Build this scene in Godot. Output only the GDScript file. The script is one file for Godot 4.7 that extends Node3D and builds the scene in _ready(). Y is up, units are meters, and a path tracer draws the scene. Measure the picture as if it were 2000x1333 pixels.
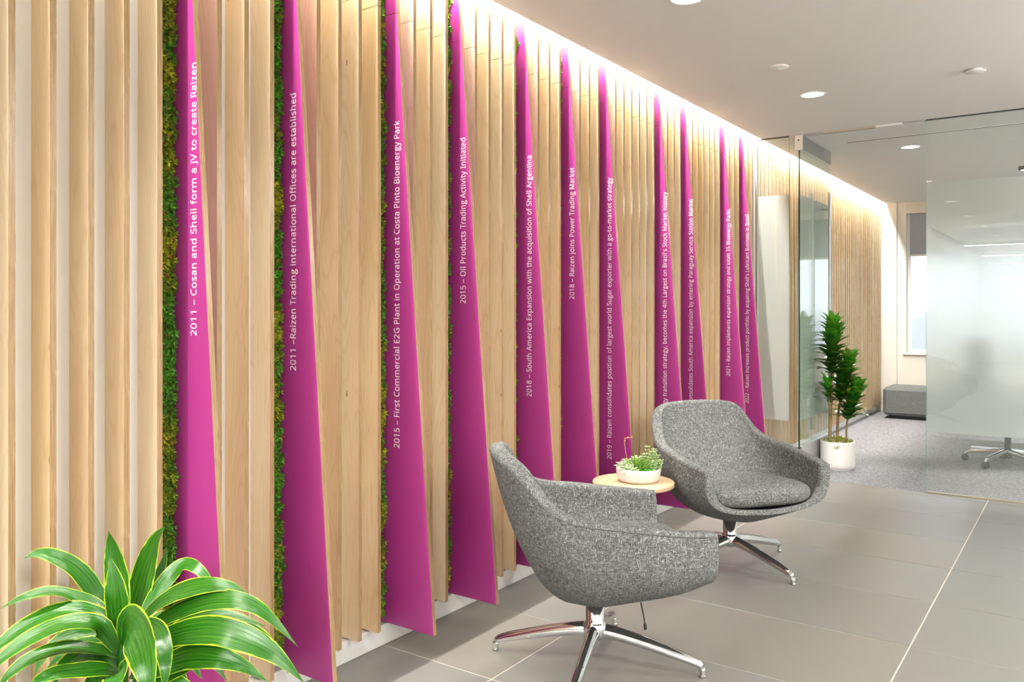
extends Node3D
# An office lobby: plywood fins along a wall washed by a cove light, magenta timeline fins with moss beside them, two lounge chairs, a glass partition and the carpeted room behind it.
# x: distance from the slatted wall; z: minus the distance along it from the camera; y up; metres.

const EYE := Vector3(2.369, 1.35, 0.0)
const YAW := 0.61209          # the camera is turned this far towards the wall
const FOCAL := 1611.0         # in pixels of the 2000 x 1333 frame
const CEILING := 2.743
const PITCH := 0.1027         # from fin to fin
const FIRST := 0.986          # distance of the first fin in view
const GLASS := 6.72           # distance of the glass partition
const FAR := 11.74            # distance of the end wall
const BACK := 11.0            # the wall behind the camera
const RIGHT := 6.0
const SKY_POWER := 5.5
const EXPOSURE := 1.14
const COVE_POWER := 3.4        # one metre of the cove strip
const DOWNLIGHT_POWER := 1.3
const PENDANT_POWER := 9.5
const UPLIGHT_POWER := 40.0  # added ceiling fill, sent up from the unseen pendants
const FIN_LOW := 0.09
const FIN_JOINT := 2.53
const FIN_TOP := 2.75

var taken := {}
var rng := RandomNumberGenerator.new()
var M := {}


func _ready() -> void:
	rng.seed = 11
	camera_and_light()
	materials()
	shell()
	cove()
	slat_wall()
	timeline_fins()
	moss_strips()
	glass_wall()
	glass_door()
	far_wall()
	ceiling_fittings()
	lounge_chairs()
	side_table()
	succulent_bowl()
	cane_plant()
	striped_plant()
	ottoman()
	meeting_furniture()
	unseen_pendants()
	outdoors()


# ---------------------------------------------------------------- camera, sky, exposure
func camera_and_light() -> void:
	var cam := Camera3D.new()
	cam.name = "camera"
	add_child(cam)
	cam.position = EYE
	cam.rotation.y = YAW
	cam.projection = Camera3D.PROJECTION_FRUSTUM
	cam.near = 0.05
	cam.far = 400.0
	cam.size = 0.05 * 1333.0 / FOCAL
	cam.frustum_offset = Vector2(0, -0.05 * (666.5 - 604.0) / FOCAL)
	cam.current = true
	var e := Environment.new()
	e.background_mode = Environment.BG_SKY
	var sky := ProceduralSkyMaterial.new()
	sky.sky_top_color = Color(0.88, 0.92, 0.98)
	sky.sky_horizon_color = Color(0.96, 0.98, 1.0)
	sky.ground_bottom_color = Color(0.42, 0.43, 0.42)
	sky.ground_horizon_color = Color(0.80, 0.83, 0.86)
	sky.sky_energy_multiplier = 1.0
	sky.energy_multiplier = SKY_POWER
	e.sky = Sky.new()
	e.sky.sky_material = sky
	e.tonemap_mode = Environment.TONE_MAPPER_LINEAR
	e.tonemap_exposure = EXPOSURE
	e.sdfgi_enabled = true
	e.ssao_enabled = true
	e.ssil_enabled = true
	e.volumetric_fog_enabled = true
	e.volumetric_fog_density = 0.0
	var w := WorldEnvironment.new()
	w.name = "world"
	w.environment = e
	add_child(w)


# ---------------------------------------------------------------- naming
func numbered(called: String) -> String:
	var n: int = taken.get(called, 0)
	taken[called] = n + 1
	return called if n == 0 else "%s_%03d" % [called, n]


func tag(o: Node, label: String, category: String, group := "") -> void:
	o.set_meta("label", label)
	o.set_meta("category", category)
	if group:
		o.set_meta("group", group)


func structure(o: Node, label := "") -> void:
	o.set_meta("kind", "structure")
	if label:
		o.set_meta("label", label)


func thing(called: String, label: String, category: String, at := Vector3.ZERO, turn := 0.0, group := "") -> Node3D:
	var o := Node3D.new()
	o.name = numbered(called)
	add_child(o)
	o.position = at
	o.rotation.y = turn
	tag(o, label, category, group)
	return o


func setting(called: String, label := "") -> Node3D:
	var o := Node3D.new()
	o.name = called
	add_child(o)
	structure(o, label)
	return o


func part(called: String, mesh: Mesh, material: Material, parent: Node, at := Vector3.ZERO) -> MeshInstance3D:
	var o := MeshInstance3D.new()
	o.name = numbered(called) if parent == self else called
	o.mesh = mesh
	if material:
		o.material_override = material
	parent.add_child(o, true)
	o.position = at
	return o


# ---------------------------------------------------------------- shapes
func tool_() -> SurfaceTool:
	var st := SurfaceTool.new()
	st.begin(Mesh.PRIMITIVE_TRIANGLES)
	return st


func done(st: SurfaceTool, smooth := true) -> ArrayMesh:
	st.generate_normals()
	return st.commit()


func flat(st: SurfaceTool) -> void:
	st.set_smooth_group(-1)


func round_(st: SurfaceTool) -> void:
	st.set_smooth_group(0)


# a flat polygon with its front turned away from the point `inside`
func face(st: SurfaceTool, p: Array, inside: Vector3, uv: Array = []) -> void:
	var mid := Vector3.ZERO
	for q: Vector3 in p:
		mid += q
	mid /= p.size()
	var n: Vector3 = (p[1] - p[0]).cross(p[2] - p[0])
	var order := range(p.size())
	if n.dot(mid - inside) > 0:
		order.reverse()
	for k in range(1, p.size() - 1):
		for i: int in [order[0], order[k], order[k + 1]]:
			if uv.size():
				st.set_uv(uv[i])
			st.add_vertex(p[i])


# a box with chamfered edges
func bevel_box(st: SurfaceTool, c: Vector3, size: Vector3, b := 0.003) -> void:
	flat(st)
	var h := size / 2.0
	b = minf(b, minf(h.x, minf(h.y, h.z)) * 0.9)
	if b <= 0.0:
		for axis in 3:
			for s in [-1, 1]:
				var q := []
				for ab in [[-1, -1], [1, -1], [1, 1], [-1, 1]]:
					var v := Vector3.ZERO
					v[axis] = h[axis] * s
					v[(axis + 1) % 3] = h[(axis + 1) % 3] * ab[0]
					v[(axis + 2) % 3] = h[(axis + 2) % 3] * ab[1]
					q.append(c + v)
				face(st, q, c)
		return
	var at := func(axis: int, s: Vector3) -> Vector3:
		var v := Vector3(s.x * (h.x - b), s.y * (h.y - b), s.z * (h.z - b))
		v[axis] = s[axis] * h[axis]
		return c + v
	for axis in 3:
		var a1 := (axis + 1) % 3
		var a2 := (axis + 2) % 3
		for s in [-1.0, 1.0]:
			var q := []
			for ab in [[-1.0, -1.0], [1.0, -1.0], [1.0, 1.0], [-1.0, 1.0]]:
				var v := Vector3.ZERO
				v[axis] = s
				v[a1] = ab[0]
				v[a2] = ab[1]
				q.append(at.call(axis, v))
			face(st, q, c)
		for s1 in [-1.0, 1.0]:
			for s2 in [-1.0, 1.0]:
				var lo := Vector3.ZERO
				var hi := Vector3.ZERO
				lo[axis] = -1.0
				hi[axis] = 1.0
				lo[a1] = s1
				hi[a1] = s1
				lo[a2] = s2
				hi[a2] = s2
				face(st, [at.call(a1, lo), at.call(a1, hi), at.call(a2, hi), at.call(a2, lo)], c)
	for sx in [-1.0, 1.0]:
		for sy in [-1.0, 1.0]:
			for sz in [-1.0, 1.0]:
				var s := Vector3(sx, sy, sz)
				face(st, [at.call(0, s), at.call(1, s), at.call(2, s)], c)
	round_(st)


func box_mesh(size: Vector3, b := 0.003, c := Vector3.ZERO) -> ArrayMesh:
	var st := tool_()
	bevel_box(st, c, size, b)
	return done(st)


func box_part(called: String, lo: Vector3, hi: Vector3, material: Material, parent: Node, b := 0.0) -> MeshInstance3D:
	return part(called, box_mesh(hi - lo, b), material, parent, (lo + hi) / 2.0)


# rows of points joined into a smooth skin
func skin(st: SurfaceTool, rows: Array, closed := false, flip := false, ring := false) -> void:
	var n: int = rows.size()
	for i in (n if ring else n - 1):
		var a: PackedVector3Array = rows[i]
		var b: PackedVector3Array = rows[(i + 1) % n]
		var m := a.size()
		for j in (m if closed else m - 1):
			var k := (j + 1) % m
			var u0 := float(i) / (n - 1)
			var u1 := float(i + 1) / (n - 1)
			var v0 := float(j) / (m if closed else m - 1)
			var v1 := float(j + 1) / (m if closed else m - 1)
			var q := [a[j], a[k], b[k], b[j]]
			var t := [Vector2(v0, u0), Vector2(v1, u0), Vector2(v1, u1), Vector2(v0, u1)]
			for w: int in ([0, 2, 1, 0, 3, 2] if flip else [0, 1, 2, 0, 2, 3]):
				st.set_uv(t[w])
				st.add_vertex(q[w])


# profile: (radius, height) from below upwards along the outside
func lathe(st: SurfaceTool, profile: Array, at := Vector3.ZERO, segments := 32) -> void:
	var rows := []
	for p: Vector2 in profile:
		var row := PackedVector3Array()
		for k in segments:
			var a := TAU * k / segments
			row.append(at + Vector3(cos(a) * p.x, p.y, sin(a) * p.x))
		rows.append(row)
	skin(st, rows, true, false)


func lathe_mesh(profile: Array, segments := 32) -> ArrayMesh:
	var st := tool_()
	lathe(st, profile, Vector3.ZERO, segments)
	return done(st)


# a tube along points with a radius for each; flatness squeezes it along `up`
func tube(st: SurfaceTool, pts: Array, radii: Array, segments := 10, caps := true) -> void:
	var rows := []
	var side := Vector3.ZERO
	for i in pts.size():
		var t: Vector3 = (pts[mini(i + 1, pts.size() - 1)] - pts[maxi(i - 1, 0)]).normalized()
		if side == Vector3.ZERO:
			side = t.cross(Vector3.UP if absf(t.y) < 0.9 else Vector3.RIGHT).normalized()
		side = (side - t * side.dot(t)).normalized()
		var up := side.cross(t)
		var row := PackedVector3Array()
		for k in segments:
			var a := TAU * k / segments
			row.append(pts[i] + (side * cos(a) + up * sin(a)) * radii[mini(i, radii.size() - 1)])
		rows.append(row)
	skin(st, rows, true, true)
	if caps:
		flat(st)
		var away: Vector3 = pts[1]
		face(st, Array(rows[0]), away)
		away = pts[pts.size() - 2]
		face(st, Array(rows[rows.size() - 1]), away)
		round_(st)


func rod(a: Vector3, b: Vector3, r: float, segments := 12) -> ArrayMesh:
	var st := tool_()
	tube(st, [a, b], [r], segments)
	return done(st)


func curve_through(pts: Array, n: int) -> Array:
	var out := []
	var last := pts.size() - 1
	for k in n:
		var u := float(k) / (n - 1) * last
		var i := mini(int(u), last - 1)
		var t := u - i
		var p1: Vector3 = pts[i]
		var p2: Vector3 = pts[i + 1]
		var p0: Vector3 = pts[i - 1] if i > 0 else p1 * 2.0 - p2
		var p3: Vector3 = pts[i + 2] if i + 2 <= last else p2 * 2.0 - p1
		out.append(p1.cubic_interpolate(p2, p0, p3, t))
	return out


# the point that lies at that place of the picture, `depth` metres in front of the lens
func at_depth(px: float, py: float, depth: float) -> Vector3:
	var right := Vector3(cos(YAW), 0, -sin(YAW))
	var ahead := Vector3(-sin(YAW), 0, -cos(YAW))
	return EYE + ahead * depth + right * ((px - 1000.0) / FOCAL * depth) + Vector3.UP * ((604.0 - py) / FOCAL * depth)


# ---------------------------------------------------------------- materials
func plain(color: Color, rough := 0.6, metal := 0.0, spec := 0.5) -> StandardMaterial3D:
	var m := StandardMaterial3D.new()
	m.albedo_color = color
	m.roughness = rough
	m.metallic = metal
	m.metallic_specular = spec
	return m


func picture(w: int, h: int, pixel: Callable) -> ImageTexture:
	var data := PackedByteArray()
	data.resize(w * h * 3)
	var i := 0
	for y in h:
		for x in w:
			var c: Color = pixel.call(x, y)
			data[i] = clampi(int(c.r * 255.0), 0, 255)
			data[i + 1] = clampi(int(c.g * 255.0), 0, 255)
			data[i + 2] = clampi(int(c.b * 255.0), 0, 255)
			i += 3
	return ImageTexture.create_from_image(Image.create_from_data(w, h, false, Image.FORMAT_RGB8, data))


func noise(freq: float, octaves := 3, number := 1) -> FastNoiseLite:
	var n := FastNoiseLite.new()
	n.noise_type = FastNoiseLite.TYPE_SIMPLEX_SMOOTH
	n.frequency = freq
	n.fractal_octaves = octaves
	n.seed = number
	return n


# rotary-cut veneer: broad cathedral rings, fine pores along the length and a few pin knots
func veneer(light: Color, dark: Color, ring: float, number: int) -> ImageTexture:
	var big := noise(0.006, 2, number)
	var fine := noise(0.09, 2, number + 5)
	var tone := noise(0.004, 2, number + 9)
	var knots := []
	var r := RandomNumberGenerator.new()
	r.seed = number
	for k in 3:
		knots.append(Vector2(r.randf() * 512, r.randf() * 1024))
	return picture(512, 1024, func(x: int, y: int) -> Color:
		y = y if y < 512 else 1023 - y
		var g := big.get_noise_2d(x * 1.0, y * 0.30) * ring
		var line := absf(fposmod(g * 6.0 + x * 0.012, 1.0) - 0.5) * 2.0
		line = pow(line, 4.0)
		var pore := fine.get_noise_2d(x * 2.2, y * 0.10)
		var t := 0.30 + 0.38 * line + 0.22 * pore + 0.5 * tone.get_noise_2d(x, y * 0.4)
		var c := light.lerp(dark, clampf(t, 0.0, 1.0))
		for k: Vector2 in knots:
			var d := Vector2((x - k.x), (y - k.y) * 0.8).length()
			if d < 5.0:
				c = c.lerp(Color(0.42, 0.27, 0.13), 0.75 * (1.0 - d / 5.0))
		return c)


# the layers of a plywood edge, running along the length
func plies(light: Color, dark: Color, number: int) -> ImageTexture:
	var grain := noise(0.05, 3, number)
	return picture(64, 512, func(x: int, y: int) -> Color:
		var layer := int(x / 64.0 * 11.0)
		var within := fposmod(x / 64.0 * 11.0, 1.0)
		var t := 0.24 if layer % 2 == 0 else 0.62
		t += 0.35 * grain.get_noise_2d(layer * 60.0 + x * 0.4, y * 0.25)
		if within < 0.14:
			t += 0.22
		var c := light.lerp(dark, clampf(t, 0.0, 1.0))
		if grain.get_noise_2d(layer * 31.0 + 700.0, y * 0.09) > 0.42 and layer % 3 == 1:
			c = c.lerp(Color(0.45, 0.30, 0.17), 0.6)
		return c)


# crossing slubs of light and dark yarn
func weave(side: int, count: int, ground: float, long: int, spread: float, tint: Color, number: int) -> ImageTexture:
	var im := Image.create(side, side, false, Image.FORMAT_RGB8)
	im.fill(Color(tint.r * ground, tint.g * ground, tint.b * ground))
	var r := RandomNumberGenerator.new()
	r.seed = number
	for k in count:
		var v := clampf(ground + r.randfn(0.0, spread), 0.06, 0.95)
		var c := Color(tint.r * v, tint.g * v, tint.b * v)
		var l := r.randi_range(long / 3, long)
		var x := r.randi_range(0, side - 1)
		var y := r.randi_range(0, side - 1)
		var across := r.randf() < 0.5
		for sx in [0, -side]:
			for sy in [0, -side]:
				im.fill_rect(Rect2i(x + sx, y + sy, l if across else 2, 2 if across else l), c)
	return ImageTexture.create_from_image(im)


func mottled(w: int, h: int, light: Color, dark: Color, freq: float, stretch: float, number: int) -> ImageTexture:
	var a := noise(freq, 4, number)
	var b := noise(0.35, 2, number + 3)
	return picture(w, h, func(x: int, y: int) -> Color:
		var t := 0.5 + 0.8 * a.get_noise_2d(x * stretch, y) + 0.22 * b.get_noise_2d(x, y)
		return light.lerp(dark, clampf(t, 0.0, 1.0)))


func wood(tex: Texture2D, tint: Color, rough: float, coat := 0.0) -> StandardMaterial3D:
	var m := plain(tint, rough)
	m.albedo_texture = tex
	if coat > 0.0:
		m.clearcoat_enabled = true
		m.clearcoat = coat
		m.clearcoat_roughness = 0.09
	return m


func glowing(color: Color, energy: float) -> StandardMaterial3D:
	var m := plain(Color(0.9, 0.9, 0.9), 0.5)
	m.emission_enabled = true
	m.emission = color
	m.emission_energy_multiplier = energy
	return m


func materials() -> void:
	M.white = plain(Color(0.90, 0.895, 0.88), 0.75, 0.0, 0.35)
	M.ceiling = plain(Color(0.885, 0.88, 0.87), 0.9, 0.0, 0.2)
	M.cream = plain(Color(0.90, 0.885, 0.85), 0.8, 0.0, 0.3)
	M.kick = plain(Color(0.86, 0.86, 0.85), 0.5)
	var birch := veneer(Color(0.94, 0.875, 0.762), Color(0.86, 0.752, 0.59), 1.0, 3)
	M.birch = []
	for c in [Color(1, 1, 1), Color(1.0, 0.975, 0.94), Color(0.965, 0.95, 0.925), Color(0.985, 0.955, 0.90)]:
		M.birch.append(wood(birch, c, 0.42, 0.15))
	M.plies = wood(plies(Color(0.77, 0.665, 0.505), Color(0.43, 0.32, 0.20), 4), Color(1, 1, 1), 0.22)  # real plies, toned darker as well for the shade on the front edges
	M.magenta = plain(Color(0.615, 0.20, 0.495), 0.36)
	M.letter = plain(Color(0.96, 0.94, 0.95), 0.5)
	M.moss_bed = plain(Color(0.26, 0.33, 0.09), 0.95, 0.0, 0.1)
	M.moss = plain(Color(1, 1, 1), 0.8, 0.0, 0.2)
	M.moss.vertex_color_use_as_albedo = true
	M.moss.backlight_enabled = true
	M.moss.backlight = Color(0.3, 0.4, 0.1)
	M.tile = []
	for k in 3:
		var t := plain([Color(1, 1, 1), Color(0.965, 0.965, 0.965), Color(1.0, 0.985, 0.965)][k], 0.34, 0.0, 0.45)
		t.albedo_texture = M.tile[0].albedo_texture if k else mottled(512, 256, Color(0.53, 0.53, 0.515), Color(0.45, 0.45, 0.435), 0.012, 0.5, 21)
		M.tile.append(t)
	M.grout = plain(Color(0.80, 0.775, 0.73), 0.85, 0.0, 0.2)
	M.carpet = plain(Color(1, 1, 1), 1.0, 0.0, 0.1)
	M.carpet.albedo_texture = carpet_picture()
	M.carpet.uv1_triplanar = true
	M.carpet.uv1_world_triplanar = true
	M.carpet.uv1_scale = Vector3(0.9, 0.9, 0.9)
	M.tweed = plain(Color(1, 1, 1), 0.95, 0.0, 0.15)
	M.tweed.albedo_texture = weave(512, 17000, 0.40, 20, 0.19, Color(0.97, 0.99, 0.985), 8)
	M.tweed.uv1_triplanar = true
	M.tweed.uv1_scale = Vector3(3.2, 3.2, 3.2)
	M.felt = plain(Color(1, 1, 1), 0.95, 0.0, 0.15)
	M.felt.albedo_texture = weave(256, 5000, 0.46, 8, 0.05, Color(0.98, 1.0, 0.99), 9)
	M.felt.uv1_triplanar = true
	M.felt.uv1_scale = Vector3(3, 3, 3)
	M.seam = plain(Color(0.33, 0.335, 0.33), 0.9)
	M.chrome = plain(Color(0.86, 0.865, 0.87), 0.08, 1.0)
	M.steel = plain(Color(0.74, 0.745, 0.75), 0.3, 1.0)
	M.aluminium = plain(Color(0.80, 0.80, 0.80), 0.36, 1.0)
	M.black = plain(Color(0.055, 0.05, 0.045), 0.5)
	M.rubber = plain(Color(0.17, 0.17, 0.16), 0.55)
	M.oak = wood(veneer(Color(0.80, 0.69, 0.56), Color(0.64, 0.51, 0.38), 1.3, 40), Color(1, 1, 1), 0.5)
	M.ceramic = plain(Color(0.84, 0.83, 0.81), 0.22)
	M.matt_pot = plain(Color(0.895, 0.885, 0.87), 0.55)
	M.glass = plain(Color(0.80, 0.90, 0.86, 0.05), 0.0)
	M.glass.transparency = BaseMaterial3D.TRANSPARENCY_ALPHA
	M.door_glass = plain(Color(0.60, 0.82, 0.72, 0.13), 0.0)
	M.door_glass.transparency = BaseMaterial3D.TRANSPARENCY_ALPHA
	M.window_glass = plain(Color(0.9, 0.95, 0.95, 0.03), 0.0)
	M.window_glass.transparency = BaseMaterial3D.TRANSPARENCY_ALPHA
	M.glass_edge = plain(Color(0.10, 0.22, 0.17), 0.15)
	M.film = plain(Color(0.93, 0.955, 0.95, 0.30), 0.42)
	M.film.transparency = BaseMaterial3D.TRANSPARENCY_ALPHA
	M.film.refraction_enabled = true
	M.film.refraction_scale = 0.012
	M.oak_top = M.oak.duplicate()
	M.oak_top.uv1_triplanar = true
	M.oak_top.uv1_scale = Vector3(1.7, 1.7, 0.7)
	M.soil = plain(Color(0.24, 0.19, 0.13), 0.95)
	M.succulent_pale = plain(Color(0.68, 0.76, 0.58), 0.6)
	M.succulent_green = plain(Color(0.40, 0.55, 0.16), 0.5)
	M.succulent_silver = plain(Color(0.55, 0.65, 0.43), 0.6)
	M.succulent_bright = plain(Color(0.25, 0.60, 0.16), 0.5)
	M.stalk = plain(Color(0.72, 0.60, 0.38), 0.6)
	M.blossom = plain(Color(0.90, 0.66, 0.28), 0.6)
	M.cane = plain(Color(0.50, 0.42, 0.28), 0.8)
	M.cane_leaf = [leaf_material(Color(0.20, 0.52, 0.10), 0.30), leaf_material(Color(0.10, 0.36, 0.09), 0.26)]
	M.yellow_leaf = leaf_material(Color(0.86, 0.76, 0.12), 0.4)
	M.pot_moss = plain(Color(0.47, 0.50, 0.12), 0.9)
	M.tuft = plump_leaf(0.9, 0.07, 0.7)
	M.striped = leaf_material(Color(1, 1, 1), 0.21)
	M.striped.backlight = Color(0.2, 0.24, 0.08)
	M.striped.albedo_texture = striped_picture()
	M.striped.heightmap_enabled = true
	M.striped.heightmap_scale = 0.12
	M.striped.heightmap_texture = M.striped.albedo_texture
	M.navy = plain(Color(0.22, 0.28, 0.36), 0.8)
	M.ground = plain(Color(0.42, 0.46, 0.38), 1.0)
	M.tree = plain(Color(0.36, 0.43, 0.36), 1.0)
	M.trunk = plain(Color(0.36, 0.32, 0.28), 1.0)
	M.glass_edge_pale = plain(Color(0.50, 0.66, 0.60), 0.15)
	M.channel = plain(Color(0.72, 0.68, 0.60), 0.35, 0.8)
	M.brush = plain(Color(0.70, 0.66, 0.60), 0.8)
	M.frame = plain(Color(0.90, 0.90, 0.89), 0.4)
	M.shade = plain(Color(0.62, 0.64, 0.68), 0.9)
	M.shade.backlight_enabled = true
	M.shade.backlight = Color(0.30, 0.32, 0.36)
	M.strip = glowing(Color(1.0, 0.93, 0.82), 6.0)
	M.lamp = glowing(Color(1.0, 0.95, 0.88), 5.0)
	M.pendant_glow = glowing(Color(1.0, 0.97, 0.93), 3.0)


# loop pile in short bands that run across the room
func carpet_picture() -> ImageTexture:
	var im := Image.create(1024, 1024, false, Image.FORMAT_RGB8)
	im.fill(Color(0.53, 0.53, 0.545))
	var r := RandomNumberGenerator.new()
	r.seed = 5
	for k in 90000:
		var v := clampf(0.54 + r.randfn(0.0, 0.12), 0.2, 0.9)
		var x := r.randi_range(0, 1023)
		var y := r.randi_range(0, 1023)
		var l := r.randi_range(3, 14)
		for sx in [0, -1024]:
			im.fill_rect(Rect2i(x + sx, y, l, 2), Color(v, v, v * 1.03))
	return ImageTexture.create_from_image(im)


func leaf_material(color: Color, rough: float) -> StandardMaterial3D:
	var m := plain(color, rough)
	m.backlight_enabled = true
	m.backlight = Color(0.35, 0.42, 0.12)
	return m


# green blade with lengthwise veins and a yellow margin
func striped_picture() -> ImageTexture:
	var n := noise(0.10, 2, 60)
	var edge := noise(0.03, 2, 61)
	return picture(128, 256, func(x: int, y: int) -> Color:
		var s := absf(x - 63.5) / 64.0
		var vein := n.get_noise_2d(x * 2.6, y * 0.06)
		var c := Color(0.08, 0.29, 0.05).lerp(Color(0.27, 0.51, 0.11), clampf(0.35 + 0.75 * vein, 0, 1))
		if s < 0.03:
			c = c.lerp(Color(0.12, 0.34, 0.08), 0.6)
		var rim := 0.885 + 0.07 * edge.get_noise_2d(0 if x < 64 else 300, y)
		if s > rim:
			c = c.lerp(Color(0.66, 0.75, 0.17), clampf((s - rim) / 0.05, 0, 1))
		return c)


# ---------------------------------------------------------------- the room
func shell() -> void:
	var floor_ := setting("floor", "grey large-format porcelain tile floor with pale grout")
	box_part("grout_bed", Vector3(0, -0.06, -GLASS), Vector3(RIGHT, -0.0022, BACK), M.grout, floor_)
	var xs := [0.0, 0.579, 1.776, 2.973, 4.170, 5.367, RIGHT]
	var zs := []
	var d := 2.419 - 0.597 * 22
	while d < GLASS:
		if d > -BACK:
			zs.append(d)
		d += 0.597
	zs.push_front(-BACK)
	zs.append(GLASS)
	var gap := 0.0028
	for i in xs.size() - 1:
		for k in zs.size() - 1:
			var lo := Vector3(xs[i] + gap, -0.012, -zs[k + 1] + gap)
			var hi := Vector3(xs[i + 1] - gap, rng.randf_range(-0.0004, 0.0), -zs[k] - gap)
			if hi.z - lo.z > 0.02:
				box_part("tile", lo, hi, M.tile[(i * 5 + k * 7 + (i * k) % 3) % 3], floor_, 0.0012)
	var carpet := box_part("carpet", Vector3(0, -0.06, -FAR), Vector3(RIGHT, 0.001, -GLASS), M.carpet, self)
	structure(carpet, "grey loop-pile carpet beyond the glass partition")
	var wl := setting("wall_left", "white wall lined with birch plywood fins")
	box_part("wall_panel", Vector3(-0.12, -0.06, -FAR - 0.12), Vector3(0, 3.10, BACK + 0.12), M.white, wl)
	var bb := setting("baseboard_left")
	box_part("board", Vector3(0, 0, -FAR), Vector3(0.044, 0.082, BACK), M.kick, bb, 0.002)
	structure(box_part("wall_right", Vector3(RIGHT, -0.06, -FAR - 0.12), Vector3(RIGHT + 0.12, 3.10, BACK + 0.12), M.white, self))
	structure(box_part("wall_back", Vector3(0, -0.06, BACK), Vector3(RIGHT, 3.10, BACK + 0.12), M.white, self))
	var top := setting("ceiling", "flat white plaster ceiling stopping short of the fins")
	box_part("ceiling_board", Vector3(0.155, CEILING, -FAR - 0.12), Vector3(RIGHT, CEILING + 0.04, BACK), M.ceiling, top)
	box_part("cove_side", Vector3(0.30, CEILING + 0.04, -FAR), Vector3(0.34, 3.06, BACK), M.ceiling, top)
	box_part("cove_lid", Vector3(0, 3.06, -FAR - 0.12), Vector3(RIGHT, 3.10, BACK), M.ceiling, top)


# a line of light above the fins, hidden behind the edge of the ceiling
func cove() -> void:
	var n := 10
	var long := (FAR + 3.0) / n
	for k in n:
		var z0 := 3.0 - long * k
		var o := thing("cove_light", "slim linear cove light hidden above the plywood fins", "cove light", Vector3(0.110, 2.90, z0 - long / 2), 0.0, "cove lights above the fins")
		part("housing", box_mesh(Vector3(0.040, 0.03, long - 0.006), 0.002, Vector3(0, 0.019, 0)), M.aluminium, o)
		part("diffuser", box_mesh(Vector3(0.030, 0.004, long - 0.01), 0.0, Vector3(0, 0.002, 0)), M.strip, o)
		part("bracket", box_mesh(Vector3(0.012, 0.127, 0.03), 0.001, Vector3(0, 0.0955, 0)), M.aluminium, o)
		var l := AreaLight3D.new()
		l.name = "strip_light"
		l.area_size = Vector2(0.030, long - 0.01)
		l.rotation.x = -PI / 2
		l.position = Vector3(0, -0.003, 0)
		l.light_color = Color(1.0, 0.975, 0.935)
		l.light_energy = COVE_POWER * long
		l.area_range = 14.0
		l.area_attenuation = 2.0
		l.shadow_enabled = true
		o.add_child(l)


# a board on edge: x from the wall to w0 (foot) and w1 (head); surface 0 is its faces, surface 1 its edges
func fin_mesh(w0: float, w1: float, y0: float, y1: float, t: float, off: Vector2) -> ArrayMesh:
	var faces := tool_()
	var edges := tool_()
	flat(faces)
	flat(edges)
	var mid := Vector3(0.04, (y0 + y1) / 2, -t / 2)
	for z in [0.0, -t]:
		var p := [Vector3(0, y0, z), Vector3(w0, y0, z), Vector3(w1, y1, z), Vector3(0, y1, z)]
		var uv := []
		for q: Vector3 in p:
			uv.append(Vector2(q.x / 0.62 + off.x + z * 9.0, q.y / 2.44 + off.y))
		face(faces, p, mid, uv)
	var rims := [[Vector3(w0, y0, 0), Vector3(w0, y0, -t), Vector3(w1, y1, -t), Vector3(w1, y1, 0)], [Vector3(0, y0, 0), Vector3(w0, y0, 0), Vector3(w0, y0, -t), Vector3(0, y0, -t)], [Vector3(0, y1, 0), Vector3(w1, y1, 0), Vector3(w1, y1, -t), Vector3(0, y1, -t)]]
	for k in 3:
		var uv := []
		for q: Vector3 in rims[k]:
			uv.append(Vector2(-q.z / t, (q.y if k == 0 else q.x) / 0.9 + off.y * 3.0))
		face(edges, rims[k], mid, uv)
	faces.generate_normals()
	edges.generate_normals()
	var m := faces.commit()
	edges.commit(m)
	return m


func fin_part(called: String, mesh: ArrayMesh, face_material: Material, parent: Node, at: Vector3) -> MeshInstance3D:
	var o := part(called, mesh, null, parent, at)
	o.set_surface_override_material(0, face_material)
	o.set_surface_override_material(1, M.plies)
	return o

const TIMELINE := [5, 9, 14, 18, 23, 27, 31, 38, 42, 49, 53]


func slat_wall() -> void:
	var wl := get_node("wall_left")
	var low := []
	var high := []
	for k in 7:
		low.append(fin_mesh(0.102, 0.102, FIN_LOW, FIN_JOINT - 0.001, 0.018, Vector2(k * 0.137, k * 0.41)))
		high.append(fin_mesh(0.102, 0.102, FIN_JOINT + 0.001, FIN_TOP, 0.018, Vector2(k * 0.171 + 0.3, k * 0.29)))
	for i in range(-22, 105):
		if i in TIMELINE:
			continue
		var m: Material = M.birch[rng.randi_range(0, 3)]
		var s := fin_part("slat", low[rng.randi_range(0, 6)], m, wl, Vector3(0, 0, -(FIRST + PITCH * i)))
		fin_part("upper_board", high[rng.randi_range(0, 6)], m, s, Vector3(0, 0, rng.randf_range(-0.0008, 0.0008)))


func fin_reach(h: float) -> float:
	return 0.306 - 0.079 * h


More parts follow.
